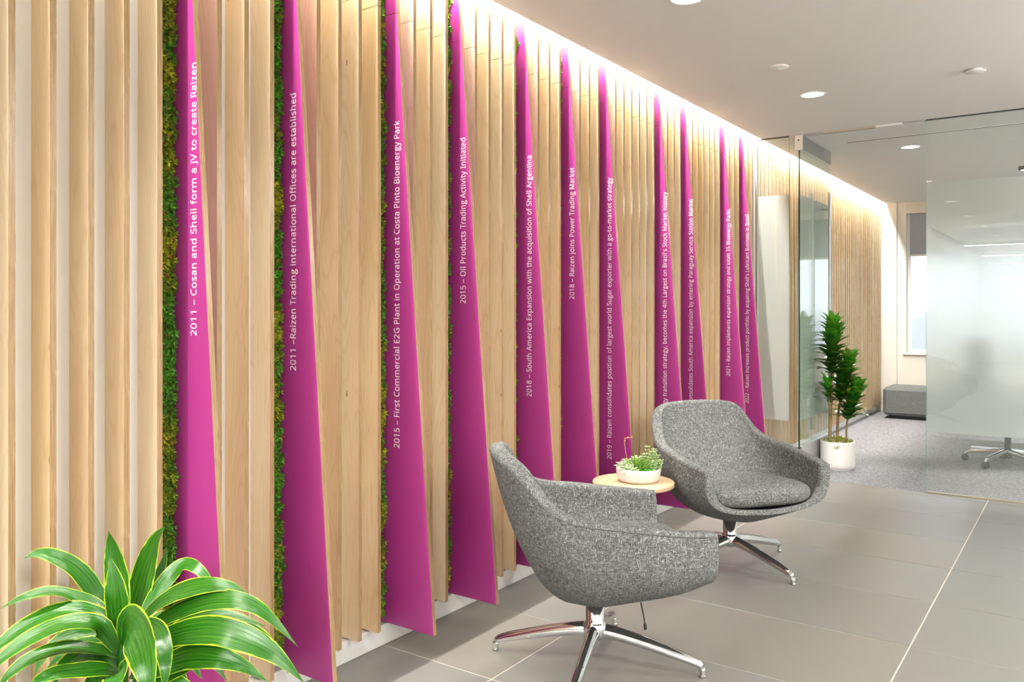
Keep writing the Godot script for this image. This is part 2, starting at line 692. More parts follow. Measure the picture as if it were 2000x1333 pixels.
# slot, height where the lettering begins, distance of its foot from the wall, lettering, what the label says
func fin_texts() -> Array:
	return [
		[5, 1.269, 0.146, "2011 – Cosan and Shell form a JV to create Raizen", "on a 2011 joint venture, the first magenta fin"],
		[9, 1.136, 0.112, "2011 –Raizen Trading international Offices are established", "on 2011 international trading offices"],
		[14, 0.797, 0.121, "2015 – First Commercial E2G Plant in Operation at Costa Pinto Bioenergy Park", "on the 2015 first commercial plant"],
		[18, 1.375, 0.131, "2015 – Oil Products Trading Activity Initiated", "on 2015 oil products trading"],
		[23, 0.922, 0.135, "2018 – South America Expansion with the acquisition of Shell Argentina", "on the 2018 South America expansion"],
		[27, 1.402, 0.132, "2018 – Raizen joins Power Trading Market", "on the 2018 power trading market"],
		[31, 0.494, 0.134, "2019 – Raizen consolidates position of largest world Sugar exporter with a go-to-market strategy", "on the 2019 sugar exporter position"],
		[38, 0.50, 0.147, "Raizen in energy transition strategy, becomes the 4th Largest on Brazil's Stock Market history", "on the stock market ranking"],
		[42, 0.59, 0.150, "Raizen consolidates South America expansion by entering Paraguay Service Station Market", "on the Paraguay service stations"],
		[49, 0.845, 0.148, "2021– Raizen implements expansion strategy and totals 35 Bioenergy Parks", "on 35 bioenergy parks in 2021"],
		[53, 0.603, 0.149, "2022 – Raizen increases product portfolio by acquiring Shell's Lubricant Business in Brazil", "on the 2022 lubricant business"],
	]


func words(text: String, font: Font) -> TextMesh:
	var t := TextMesh.new()
	t.font = font
	t.font_size = 64
	t.pixel_size = 0.0405 / 64.0
	t.depth = 0.0006
	t.curve_step = 1.5
	t.horizontal_alignment = HORIZONTAL_ALIGNMENT_LEFT
	t.vertical_alignment = VERTICAL_ALIGNMENT_CENTER
	t.width = 6000
	t.text = text
	return t


func timeline_fins() -> void:
	var font := SystemFont.new()
	font.font_names = PackedStringArray(["Droid Sans"])
	var low := fin_mesh(fin_reach(FIN_LOW), fin_reach(FIN_JOINT), FIN_LOW, FIN_JOINT - 0.001, 0.018, Vector2.ZERO)
	var high := fin_mesh(fin_reach(FIN_JOINT), fin_reach(FIN_TOP), FIN_JOINT + 0.001, FIN_TOP, 0.018, Vector2(0.2, 0.3))
	var foot := words("H", font).get_aabb().position.y
	for row: Array in fin_texts():
		var o := thing("timeline_fin", "tall tapered magenta fin lettered in white " + row[4], "wall fin", Vector3(0, 0, -(FIRST + PITCH * row[0])), 0.0, "magenta timeline fins")
		fin_part("panel", low, M.magenta, o, Vector3.ZERO)
		fin_part("upper_panel", high, M.magenta, o, Vector3.ZERO)
		var t := words(row[3], font)
		var box := t.get_aabb()
		var s: float = (2.100 - row[1]) / box.size.x
		var w := part("lettering", t, M.letter, o)
		w.transform = Transform3D(Basis(Vector3(0, s, 0), Vector3(-1, 0, 0), Vector3(0, 0, 1)), Vector3(row[2] + foot, row[1] - box.position.x * s, 0.0003))
		w.set_meta("label", "white lettering running up the fin")


# ---------------------------------------------------------------- moss between a plywood fin and a magenta one
func moss_strips() -> void:
	var st := tool_()
	flat(st)
	for k in 5:                                        # one frond: a short stalk with leaflets
		var a := TAU * k / 5.0 + 0.3
		var out := Vector3(cos(a) * 0.55, 1.0, sin(a) * 0.55).normalized()
		var side := out.cross(Vector3(cos(a), 0, sin(a)).rotated(Vector3.UP, 1.0)).normalized()
		var base := Vector3(0, 0.15 * (k % 3), 0)
		var tip := base + out * 0.85
		st.add_vertex(base)
		st.add_vertex(base + out * 0.4 + side * 0.16)
		st.add_vertex(tip)
		st.add_vertex(base)
		st.add_vertex(tip)
		st.add_vertex(base + out * 0.4 - side * 0.16)
	var frond := done(st)
	frond.surface_set_material(0, M.moss)
	var clump := noise(14.0, 2, 71)
	var hue := noise(5.0, 3, 72)
	var fine := noise(60.0, 1, 73)
	var texts := fin_texts()
	for s in TIMELINE.size():
		var z0: float = -(FIRST + PITCH * TIMELINE[s])
		var o := thing("moss_strip", "green moss strip beside the magenta fin " + texts[s][4].replace(", the first magenta fin", ""), "moss", Vector3(0, 0, z0), 0.0, "moss strips")
		var low: float = FIN_LOW + 0.03
		var rows := []
		for i in 90:
			var y := lerpf(low, FIN_TOP - 0.02, i / 89.0)
			var row := PackedVector3Array()
			for j in 7:
				var z := lerpf(0.002, PITCH - 0.021, j / 6.0)
				row.append(Vector3(0.032 + 0.016 * clump.get_noise_3d(z, y, s * 3.0), y, z))
			rows.append(row)
		var b := tool_()
		skin(b, rows)
		part("moss_bed", done(b), M.moss_bed, o)
		var many: int = 5200 if s < 4 else 2600
		var mm := MultiMesh.new()
		mm.transform_format = MultiMesh.TRANSFORM_3D
		mm.use_colors = true
		mm.mesh = frond
		mm.instance_count = many
		for k in many:
			var y := rng.randf_range(low, FIN_TOP - 0.02)
			var z := rng.randf_range(0.004, PITCH - 0.024)
			var c := clump.get_noise_3d(z, y, s * 3.0)
			var x := 0.032 + 0.020 * c + rng.randf_range(-0.004, 0.006)
			var up := Vector3(1.0, rng.randf_range(-0.9, 0.35) + 0.8 * fine.get_noise_2d(y * 2.0, z), rng.randf_range(-0.7, 0.7)).normalized()
			var side := up.cross(Vector3(rng.randf_range(-1, 1), rng.randf_range(-1, 1), rng.randf_range(-1, 1))).normalized()
			var long := rng.randf_range(0.011, 0.024)
			mm.set_instance_transform(k, Transform3D(Basis(side * long, up * long, side.cross(up) * long), Vector3(x, y, z)))
			var h := hue.get_noise_3d(z, y, s * 7.0 + 2.0) + rng.randfn(0.0, 0.22)
			var leaf := Color(0.10, 0.22, 0.03)
			if h > 0.0:
				leaf = leaf.lerp(Color(0.50, 0.50, 0.04), clampf(h * 1.5, 0, 1))
			else:
				leaf = leaf.lerp(Color(0.13, 0.46, 0.05), clampf(-h * 1.7, 0, 1))
			if rng.randf() < 0.012:
				leaf = Color(0.45, 0.16, 0.05)
			mm.set_instance_color(k, leaf * rng.randf_range(0.75, 1.3))
		var f := MultiMeshInstance3D.new()
		f.name = "fronds"
		f.multimesh = mm
		f.material_override = M.moss
		f.set_meta("kind", "stuff")
		o.add_child(f)


# ---------------------------------------------------------------- glass partition and door
const FILM_LOW := 0.449
const FILM_HIGH := 2.275


func glass_wall() -> void:
	var g := setting("wall_glass", "floor-to-ceiling clear glass partition with a frosted band")
	var sheets := [[0.125, 0.378], [1.376, 3.60], [3.604, RIGHT]]
	for s in sheets:
		box_part("pane", Vector3(s[0], 0.004, -GLASS - 0.006), Vector3(s[1], CEILING - 0.004, -GLASS + 0.006), M.glass, g)
		box_part("frosted_film", Vector3(s[0] + 0.002, FILM_LOW, -GLASS - 0.0092), Vector3(s[1] - 0.002, FILM_HIGH, -GLASS - 0.0072), M.film, g)
		box_part("top_channel", Vector3(s[0], CEILING - 0.006, -GLASS - 0.014), Vector3(s[1], CEILING - 0.0005, -GLASS + 0.014), M.black, g)
		box_part("floor_channel", Vector3(s[0], 0.0005, -GLASS - 0.012), Vector3(s[1], 0.009, -GLASS + 0.012), M.channel, g, 0.001)
	box_part("glass_edge", Vector3(0.3781, 0.004, -GLASS - 0.006), Vector3(0.3791, CEILING - 0.004, -GLASS + 0.006), M.glass_edge_pale, g)
	box_part("glass_edge", Vector3(1.3748, 0.004, -GLASS - 0.006), Vector3(1.3758, CEILING - 0.004, -GLASS + 0.006), M.glass_edge_pale, g)
	box_part("wall_channel", Vector3(0.106, 0.0, -GLASS - 0.014), Vector3(0.1245, CEILING, -GLASS + 0.014), M.steel, g, 0.001)
	box_part("wall_filler", Vector3(0.044, 0.0, -GLASS - 0.012), Vector3(0.1055, CEILING, -GLASS + 0.028), M.white, g, 0.001)
	# the head track over the doorway
	for s in [[0.50, 0.64, M.steel], [0.642, 1.03, M.brush], [1.032, 1.22, M.white], [1.222, 1.372, M.steel]]:
		box_part("head_track", Vector3(s[0], CEILING - 0.016, -GLASS - 0.02), Vector3(s[1], CEILING - 0.0005, -GLASS + 0.02), s[2], g, 0.001)


func glass_door() -> void:
	var g := setting("door_1", "clear and frosted glass door standing open beside the fins")
	g.position = Vector3(0.455, 0, -GLASS)
	box_part("pane", Vector3(-0.006, 0.22, -0.90), Vector3(0.006, 2.66, -0.012), M.door_glass, g)
	box_part("glass_edge", Vector3(-0.006, 0.22, -0.0115), Vector3(0.006, 2.66, -0.0105), M.glass_edge, g)
	box_part("frosted_film", Vector3(-0.0092, FILM_LOW, -0.898), Vector3(-0.0072, FILM_HIGH, -0.014), M.film, g)
	box_part("bottom_rail", Vector3(-0.022, 0.008, -0.90), Vector3(0.022, 0.25, -0.012), M.steel, g, 0.002)
	box_part("top_rail", Vector3(-0.024, 2.628, -0.90), Vector3(0.024, CEILING - 0.003, -0.012), M.steel, g, 0.002)
	var plate := box_part("end_plate", Vector3(-0.030, 2.622, -0.0115), Vector3(0.030, CEILING - 0.002, 0.006), M.cream, g, 0.003)
	part("lock", lathe_mesh([Vector2(0, 0), Vector2(0.006, 0), Vector2(0.006, 0.004), Vector2(0, 0.004)], 12), M.black, plate).rotation.x = PI / 2
	plate.get_child(0).position = Vector3(0, 0.02, 0.0088)
	for s in [-1.0, 1.0]:
		var bar := part("pull_bar", rod(Vector3(s * 0.075, 0.30, -0.66), Vector3(s * 0.075, 2.36, -0.66), 0.0125, 16), M.steel, g)
		for h in [0.455, 2.21]:
			part("standoff", rod(Vector3(s * 0.006, h, -0.66), Vector3(s * 0.072, h, -0.66), 0.009, 12), M.steel, bar)


# ---------------------------------------------------------------- the end wall with its windows
func far_wall() -> void:
	var w := setting("wall_far", "cream end wall with tall windows")
	var bays := [[0.40, 2.10], [2.50, 4.20], [4.50, 5.85]]
	var z0 := -FAR - 0.12
	var low := 0.777
	var high := 2.69
	box_part("spandrel", Vector3(0, 0, z0), Vector3(RIGHT, low, -FAR), M.cream, w)
	box_part("lintel", Vector3(0, high, z0), Vector3(RIGHT, 3.06, -FAR), M.cream, w)
	var edge := 0.0
	for b in bays:
		box_part("pier", Vector3(edge, low, z0), Vector3(b[0], high, -FAR), M.cream, w)
		edge = b[1]
	box_part("pier", Vector3(edge, low, z0), Vector3(RIGHT, high, -FAR), M.cream, w)
	box_part("pilaster", Vector3(0.045, 0, -FAR), Vector3(0.29, CEILING, -FAR + 0.03), M.cream, w, 0.002)
	for k in bays.size():
		var o := setting("window_%d" % (k + 1), "tall white-framed window with a grey roller shade partly drawn")
		var a: float = bays[k][0]
		var b: float = bays[k][1]
		var zf := -FAR - 0.085
		box_part("pane", Vector3(a + 0.03, low + 0.03, zf - 0.003), Vector3(b - 0.03, high - 0.03, zf + 0.003), M.window_glass, o)
		for m in [[a, a + 0.045], [b - 0.045, b], [(a + b) / 2 - 0.025, (a + b) / 2 + 0.025]]:
			box_part("frame", Vector3(m[0], low, zf - 0.03), Vector3(m[1], high, zf + 0.03), M.frame, o, 0.003)
		for m in [[low, low + 0.05], [high - 0.04, high]]:
			box_part("frame", Vector3(a + 0.045, m[0], zf - 0.028), Vector3(b - 0.045, m[1], zf + 0.028), M.frame, o, 0.003)
		box_part("sill", Vector3(a - 0.04, low - 0.022, -FAR - 0.03), Vector3(b + 0.04, low, -FAR + 0.035), M.frame, o, 0.003)
		box_part("shade_fascia", Vector3(a + 0.002, 2.59, -FAR - 0.05), Vector3(b - 0.002, high - 0.002, -FAR + 0.02), M.cream, o, 0.003)
		var sh := box_part("roller_shade", Vector3(a + 0.035, 2.06, -FAR - 0.045), Vector3(b - 0.035, 2.60, -FAR - 0.0435), M.shade, o)
		box_part("hem_bar", Vector3(a + 0.035, 2.035, -FAR - 0.051), Vector3(b - 0.035, 2.06, -FAR - 0.038), M.cream, sh, 0.003).position -= sh.position


# ---------------------------------------------------------------- fittings in the ceiling
func downlight(x: float, z: float, words_: String) -> void:
	var o := thing("downlight", words_, "ceiling light", Vector3(x, CEILING, z), 0.0, "recessed downlights")
	part("trim_ring", lathe_mesh([Vector2(0.070, -0.001), Vector2(0.072, -0.004), Vector2(0.083, -0.004), Vector2(0.086, -0.0005)], 40), M.white, o)
	part("lens", lathe_mesh([Vector2(0.0, -0.0015), Vector2(0.070, -0.0015), Vector2(0.070, -0.0005), Vector2(0.0, -0.0005)], 40), M.lamp, o)
	var l := SpotLight3D.new()
	l.name = "beam"
	l.rotation.x = -PI / 2
	l.position = Vector3(0, -0.006, 0)
	l.light_size = 0.06
	l.spot_range = 14.0
	l.spot_attenuation = 2.0
	l.spot_angle = 52.0
	l.spot_angle_attenuation = 0.8
	l.light_color = Color(1.0, 0.975, 0.94)
	l.light_energy = DOWNLIGHT_POWER
	l.shadow_enabled = true
	o.add_child(l)


func ceiling_fittings() -> void:
	for z in [4.6, 2.55, 0.55, -1.45, -3.47, -5.50]:
		downlight(0.89, z, "round recessed downlight in the lobby ceiling along the fins")
	downlight(1.10, -7.76, "round recessed downlight beyond the glass door")
	for z in [4.6, 0.55, -3.47]:  # unseen second row, added to even out the lobby light
		downlight(3.6, z, "unseen downlight added over the open side of the lobby")
	var sp := thing("ceiling_sensor", "small round white ceiling sensor with a raised centre", "sensor", Vector3(0.90, CEILING, -4.76))
	part("body", lathe_mesh([Vector2(0, -0.014), Vector2(0.018, -0.014), Vector2(0.024, -0.011), Vector2(0.030, -0.010), Vector2(0.050, -0.008), Vector2(0.056, -0.003), Vector2(0.057, -0.0005)], 32), M.white, sp)
	part("grille", lathe_mesh([Vector2(0, -0.016), Vector2(0.012, -0.016), Vector2(0.014, -0.0142)], 20), M.kick, sp)
	var cv := part("sprinkler_cover", lathe_mesh([Vector2(0, -0.016), Vector2(0.052, -0.016), Vector2(0.054, -0.015), Vector2(0.054, -0.012), Vector2(0.052, -0.011), Vector2(0.035, -0.011), Vector2(0.035, -0.0003)], 32), M.white, self, Vector3(1.82, CEILING, -5.47))
	tag(cv, "flat round white sprinkler cover on the lobby ceiling", "sprinkler")
	var slot := thing("slot_diffuser", "long thin black linear air slot in the ceiling beyond the glass", "air slot", Vector3(3.2, CEILING, -7.25))
	part("slot", box_mesh(Vector3(5.0, 0.002, 0.028), 0.0, Vector3(0, -0.0013, 0)), M.black, slot)
	for s in [-1.0, 1.0]:
		part("edge_trim", box_mesh(Vector3(5.0, 0.003, 0.006), 0.0, Vector3(0, -0.0018, s * 0.018)), M.white, slot)


# ---------------------------------------------------------------- lounge chairs (forward is +x, sideways z)
func shell_rim() -> Array:
	return [Vector3(0.335, 0.560, 0.358), Vector3(0.24, 0.567, 0.372), Vector3(0.13, 0.580, 0.379), Vector3(0.0, 0.597, 0.376), Vector3(-0.11, 0.610, 0.363), Vector3(-0.195, 0.631, 0.343), Vector3(-0.25, 0.665, 0.324), Vector3(-0.293, 0.710, 0.307), Vector3(-0.330, 0.753, 0.284), Vector3(-0.360, 0.782, 0.242), Vector3(-0.382, 0.796, 0.178), Vector3(-0.394, 0.801, 0.09), Vector3(-0.398, 0.803, 0.0)]


func shell_keel() -> Array:
	return [Vector3(0.362, 0.345, 0), Vector3(0.305, 0.312, 0), Vector3(0.24, 0.283, 0), Vector3(0.17, 0.260, 0), Vector3(0.10, 0.245, 0), Vector3(0.05, 0.239, 0), Vector3(0.015, 0.236, 0), Vector3(-0.01, 0.236, 0), Vector3(-0.03, 0.236, 0), Vector3(-0.045, 0.236, 0), Vector3(-0.055, 0.236, 0), Vector3(-0.06, 0.236, 0), Vector3(-0.06, 0.236, 0)]


func bucket() -> Array:
	var half := 40
	var deep := 20
	var rim := curve_through(shell_rim(), half)
	var keel := curve_through(shell_keel(), half)
	var outer := []
	for k in 2 * half - 1:
		var i := k if k < half else 2 * half - 2 - k
		var side := 1.0 if k < half else -1.0
		var r: Vector3 = rim[i]
		var b: Vector3 = keel[i]
		var flat_out := Vector3(r.x - b.x, 0, r.z)
		var behind := smoothstep(-0.10, -0.36, r.x)
		var ahead := smoothstep(-0.05, 0.33, r.x)
		var p1 := r + Vector3(0, -(r.y - b.y) * (lerpf(0.58, 0.50, behind) + 0.20 * ahead), 0) + flat_out.normalized() * lerpf(0.012, -0.065, behind)
		var p2 := b + flat_out * (lerpf(0.70, 0.50, behind) + 0.18 * ahead)
		var row := PackedVector3Array()
		for j in deep:
			var q := r.bezier_interpolate(p1, p2, b, j / float(deep - 1))
			row.append(Vector3(q.x, q.y, q.z * side))
		outer.append(row)
	# the inside: the same skin moved inwards
	var n: int = outer.size()
	var inner := []
	for k in n:
		var row := PackedVector3Array()
		for j in deep:
			var du: Vector3 = outer[mini(k + 1, n - 1)][j] - outer[maxi(k - 1, 0)][j]
			var dv: Vector3 = outer[k][mini(j + 1, deep - 1)] - outer[k][maxi(j - 1, 0)]
			var nn := du.cross(dv)
			if nn.length() < 1e-9:
				nn = Vector3.DOWN
			nn = nn.normalized()
			var away: Vector3 = outer[k][j] - Vector3(0.05, 0.62, 0)
			if nn.dot(away) < 0:
				nn = -nn
			var lip := smoothstep(-0.05, 0.33, rim[mini(k, 2 * half - 2 - k)].x) * smoothstep(0.35, 0.75, j / float(deep - 1))
			row.append(outer[k][j] - nn * (0.058 - 0.030 * lip))
		inner.append(row)
	return [outer, inner]


func make_chair() -> Node3D:
	var o := thing("lounge_chair", "grey tweed swivel lounge chair", "armchair")
	var both := bucket()
	var outer: Array = both[0]
	var inner: Array = both[1]
	var n: int = outer.size()
	var deep: int = outer[0].size()
	var st := tool_()
	skin(st, outer, false, true)
	skin(st, inner)
	# the padded border runs round the rim and back along the front
	var loop := []
	for k in n:
		var up: Vector3 = (outer[k][0] - outer[k][1]).normalized()
		if k == 0 or k == n - 1:
			up = (up + Vector3(1, 0, 0)).normalized()
		loop.append([outer[k][0], inner[k][0], up])
	for j in range(1, deep - 1):
		loop.append([outer[n - 1][j], inner[n - 1][j], Vector3(1, 0, 0)])
	for j in range(deep - 1, 0, -1):
		loop.append([outer[0][j], inner[0][j], Vector3(1, 0, 0)])
	var rows := []
	for b: Array in loop:
		var mid: Vector3 = (b[0] + b[1]) / 2.0
		var half: Vector3 = (b[0] - b[1]) / 2.0
		var row := PackedVector3Array()
		for s in 8:
			var a := PI * s / 7.0
			var ca := signf(cos(a)) * pow(absf(cos(a)), 0.6)
			var sa := pow(sin(a), 0.6)
			row.append(mid + half * ca + b[2] * minf(0.020, half.length() * 0.7) * sa)
		rows.append(row)
	skin(st, rows, false, false, true)
	part("shell", done(st), M.tweed, o)
	var seam := tool_()
	var line := []
	for k in n:
		line.append(outer[k][0] + (outer[k][0] - inner[k][0]).normalized() * 0.001 + Vector3(0, 0.004, 0))
	tube(seam, line, [0.0015], 6)
	part("seam", done(seam), M.seam, o)
	# seat pad
	var pad := tool_()
	rows = []
	for i in 21:
		var ph := lerpf(-PI / 2, PI / 2, i / 20.0)
		var cp := pow(maxf(cos(ph), 0.0), 0.42)
		var sp := signf(sin(ph)) * pow(absf(sin(ph)), 0.75)
		var row := PackedVector3Array()
		for k in 48:
			var a := TAU * k / 48
			var cx := signf(cos(a)) * pow(absf(cos(a)), 0.55)
			var cz := signf(sin(a)) * pow(absf(sin(a)), 0.55)
			var x := 0.285 * cx * cp
			var z := (0.280 + 0.037 * (cx + 1.0) * 0.5) * cz * cp
			var dome := 0.018 * (1.0 - cp) if sp > 0 else 0.0
			row.append(Vector3(0.085 + x, 0.412 + 0.062 * sp + dome + x * 0.06, z))
		rows.append(row)
	skin(pad, rows, true)
	part("seat_pad", done(pad), M.tweed, o)
	# pedestal
	var base := part("pedestal", lathe_mesh([Vector2(0.0, 0.095), Vector2(0.030, 0.095), Vector2(0.044, 0.103), Vector2(0.047, 0.125), Vector2(0.045, 0.150), Vector2(0.039, 0.160), Vector2(0.036, 0.164), Vector2(0.036, 0.236), Vector2(0.0, 0.236)], 32), M.chrome, o)
	part("collar", lathe_mesh([Vector2(0.030, 0.236), Vector2(0.033, 0.2365), Vector2(0.033, 0.243), Vector2(0.0, 0.246)], 24), M.black, base)
	var leg := tool_()
	var path := curve_through([Vector3(0.015, 0.128, 0), Vector3(0.07, 0.124, 0), Vector3(0.18, 0.103, 0), Vector3(0.30, 0.073, 0), Vector3(0.365, 0.055, 0), Vector3(0.392, 0.043, 0), Vector3(0.400, 0.024, 0), Vector3(0.401, 0.006, 0)], 26)
	rows = []
	for i in path.size():
		var p: Vector3 = path[i]
		var t: Vector3 = (path[mini(i + 1, 25)] - path[maxi(i - 1, 0)]).normalized()
		var up := Vector3(0, 0, 1).cross(t).normalized() * -1.0
		if up.y < 0 and i < 20:
			up = -up
		var f := i / 25.0
		var wide := lerpf(0.029, 0.0135, minf(f * 1.25, 1.0))
		var tall := lerpf(0.030, 0.012, minf(f * 1.3, 1.0))
		var row := PackedVector3Array()
		for k in 14:
			var a := TAU * k / 14
			var squeeze := 1.0 - 0.42 * maxf(0.0, sin(a))
			row.append(p + Vector3(0, 0, 1) * cos(a) * wide * squeeze + up * sin(a) * tall)
		rows.append(row)
	skin(leg, rows, true)
	var leg_mesh := done(leg)
	var pad_mesh := lathe_mesh([Vector2(0, 0.0), Vector2(0.011, 0.0), Vector2(0.013, 0.003), Vector2(0.013, 0.009), Vector2(0, 0.009)], 16)
	for k in 4:
		var l := part("leg", leg_mesh, M.chrome, base)
		l.rotation.y = TAU * k / 4
		var p := part("glide", pad_mesh, M.steel, base, Vector3(0.401 * cos(TAU * k / 4), 0, -0.401 * sin(TAU * k / 4)))
		p.rotation.y = l.rotation.y
	var lever := tool_()
	tube(lever, [Vector3(0.14, 0.27, 0.13), Vector3(0.145, 0.23, 0.145), Vector3(0.150, 0.195, 0.150)], [0.0028], 8)
	tube(lever, [Vector3(0.149, 0.200, 0.149), Vector3(0.150, 0.192, 0.150), Vector3(0.151, 0.178, 0.151)], [0.004, 0.0062, 0.0055], 10)
	part("tilt_lever", done(lever), M.black, o)
	return o


func lounge_chairs() -> void:
	var a := make_chair()
	a.position = Vector3(0.822, 0, -2.755)
	a.rotation.y = deg_to_rad(43.3)
	a.get_node("pedestal").rotation.y = deg_to_rad(-25.9)
	tag(a, "grey tweed swivel lounge chair seen from its side, facing the glass wall", "armchair", "lounge chairs")
	var b: Node3D = a.duplicate()
	b.name = numbered("lounge_chair")
	add_child(b)
	b.position = Vector3(0.803, 0, -4.241)
	b.rotation.y = deg_to_rad(-37.3)
	b.get_node("pedestal").rotation.y = deg_to_rad(15.9)
	b.get_node("tilt_lever").queue_free()
	tag(b, "grey tweed swivel lounge chair with its seat open to view, beyond the side table", "armchair", "lounge chairs")


# ---------------------------------------------------------------- side table and its bowl
const TABLE := Vector3(0.518, 0, -3.68)


func side_table() -> void:
	var o := thing("side_table", "small round oak side table on thin black legs between the chairs", "side table", TABLE)
	var st := tool_()
	lathe(st, [Vector2(0.0, 0.478), Vector2(0.196, 0.478), Vector2(0.2, 0.481), Vector2(0.2, 0.497), Vector2(0.198, 0.5), Vector2(0.0, 0.5)], Vector3.ZERO, 64)
	var top := part("table_top", done(st), M.oak_top, o)
	top.rotation.y = 0.7
	part("ring", torus(0.12, 0.004, 0.472), M.black, o)
	for k in 3:
		var a := TAU * k / 3 + 0.5
		var leg := tool_()
		tube(leg, [Vector3(cos(a) * 0.12, 0.476, sin(a) * 0.12), Vector3(cos(a) * 0.165, 0.0, sin(a) * 0.165)], [0.005], 10)
		part("leg", done(leg), M.black, o)
	part("foot_ring", torus(0.162, 0.004, 0.03), M.black, o)


func torus(r: float, t: float, y: float) -> ArrayMesh:
	var st := tool_()
	var rows := []
	for k in 48:
		var a := TAU * k / 48
		var row := PackedVector3Array()
		for j in 8:
			var b := TAU * j / 8
			row.append(Vector3(cos(a) * (r + cos(b) * t), y + sin(b) * t, sin(a) * (r + cos(b) * t)))
		rows.append(row)
	skin(st, rows, true, false, true)
	return done(st)


# a plump leaf along +y, its face towards +z
func plump_leaf(long: float, wide: float, thick: float, tip := 0.6) -> ArrayMesh:
	var st := tool_()
	var rows := []
	for i in 8:
		var t := i / 7.0
		var w := wide * pow(sin(PI * clampf(0.06 + t * 0.94, 0, 1)), tip) * (0.55 + 0.6 * t)
		if i == 7:
			w = 0.0003
		var row := PackedVector3Array()
		for k in 7:
			var a := TAU * k / 7
			row.append(Vector3(cos(a) * w, t * long, sin(a) * w * thick + 0.25 * long * t * t))
		rows.append(row)
	skin(st, rows, true)
	return done(st)


func leaf_place(at: Vector3, around: float, lift: float, size := 1.0) -> Transform3D:
	var b := Basis(Vector3.UP, around) * Basis(Vector3.RIGHT, PI / 2 - lift)
	return Transform3D(b.scaled(Vector3.ONE * size), at)


func succulent_bowl() -> void:
	var o := thing("succulent_bowl", "low white bowl of succulents on the round side table", "potted plant", TABLE + Vector3(0.02, 0.5005, -0.015))
	var bowl := [Vector2(0.0, 0.0), Vector2(0.084, 0.0), Vector2(0.096, 0.006), Vector2(0.105, 0.02), Vector2(0.109, 0.045), Vector2(0.1095, 0.066), Vector2(0.108, 0.068), Vector2(0.105, 0.066), Vector2(0.103, 0.045), Vector2(0.0, 0.044)]
	part("bowl", lathe_mesh(bowl, 48), M.ceramic, o)
	part("soil", lathe_mesh([Vector2(0.1025, 0.052), Vector2(0.08, 0.058), Vector2(0.0, 0.064)], 24), M.soil, o)
	var right := Vector3(cos(YAW), 0, -sin(YAW))
	var near := Vector3(sin(YAW), 0, cos(YAW))
	var fat := plump_leaf(0.050, 0.0085, 0.5)
	var thin := plump_leaf(0.075, 0.0042, 0.7, 0.45)
	var bead := plump_leaf(0.024, 0.0058, 0.75)
	# pale rosettes
	for c in [[-0.062, 0.045, 0.0, 1.0], [-0.082, 0.005, 0.012, 0.9], [-0.035, 0.065, 0.0, 0.75], [0.0, -0.05, 0.03, 0.9], [-0.05, -0.05, 0.02, 0.8]]:
		var st := tool_()
		var at: Vector3 = right * c[0] + near * c[1] + Vector3(0, 0.060 + c[2], 0)
		for k in 15:
			st.append_from(fat, 0, leaf_place(at, k * 2.4, 0.10 + k * 0.075, c[3] * lerpf(1.05, 0.65, k / 18.0)))
		part("pale_rosette", st.commit(), M.succulent_pale, o)
	# upright green spears
	for c in [[-0.012, 0.02, 1.0], [0.012, 0.045, 0.85]]:
		var st := tool_()
		for k in 30:
			var at: Vector3 = right * (c[0] + rng.randf_range(-0.018, 0.018)) + near * (c[1] + rng.randf_range(-0.018, 0.018)) + Vector3(0, 0.058, 0)
			st.append_from(thin, 0, leaf_place(at, rng.randf() * TAU, rng.randf_range(0.85, 1.45), c[2] * rng.randf_range(0.65, 1.1)))
		part("green_spears", st.commit(), M.succulent_green, o)
	# silvery stems set with small leaves
	for c in [[0.05, 0.02, 0.085], [0.075, 0.0, 0.065], [0.038, -0.02, 0.105], [0.07, -0.035, 0.08], [0.085, 0.025, 0.045], [0.055, 0.05, 0.045], [0.025, 0.0, 0.07], [0.062, 0.0, 0.095]]:
		var st := tool_()
		var foot: Vector3 = right * c[0] + near * c[1] + Vector3(0, 0.055, 0)
		var head: Vector3 = foot + Vector3(0, c[2], 0) + right * c[0] * 0.25
		var steps := 7
		for i in steps:
			var p := foot.lerp(head, i / float(steps - 1))
			for k in 4:
				st.append_from(bead, 0, leaf_place(p, i * 0.9 + k * TAU / 4, 0.35 + 0.07 * i, lerpf(1.15, 0.75, i / float(steps - 1))))
		part("silver_stem", st.commit(), M.succulent_silver, o)
	var st := tool_()
	for k in 60:
		var at: Vector3 = right * rng.randf_range(-0.01, 0.088) + near * rng.randf_range(0.04, 0.085) + Vector3(0, 0.056, 0)
		if Vector2(at.x, at.z).length() < 0.1:
			st.append_from(bead, 0, leaf_place(at, rng.randf() * TAU, rng.randf_range(0.2, 1.2), rng.randf_range(0.5, 0.9)))
	part("creeping_sedum", st.commit(), M.succulent_bright, o)
	# flower stalk
	st = tool_()
	var stalk := curve_through([right * -0.043 + Vector3(0, 0.06, 0), right * -0.058 + Vector3(0, 0.115, 0), right * -0.066 + Vector3(0, 0.165, 0), right * -0.068 + Vector3(0, 0.205, 0), right * -0.050 + Vector3(0, 0.212, 0), right * -0.031 + Vector3(0, 0.214, 0)], 18)
	tube(st, stalk, [0.0014], 6)
	part("flower_stalk", done(st), M.stalk, o)
	st = tool_()
	for k in [9, 11, 12, 13, 15, 17, 17, 12]:
		st.append_from(bead, 0, leaf_place(stalk[k], k * 1.7, 0.9, 0.42))
	part("blossom", st.commit(), M.blossom, o)


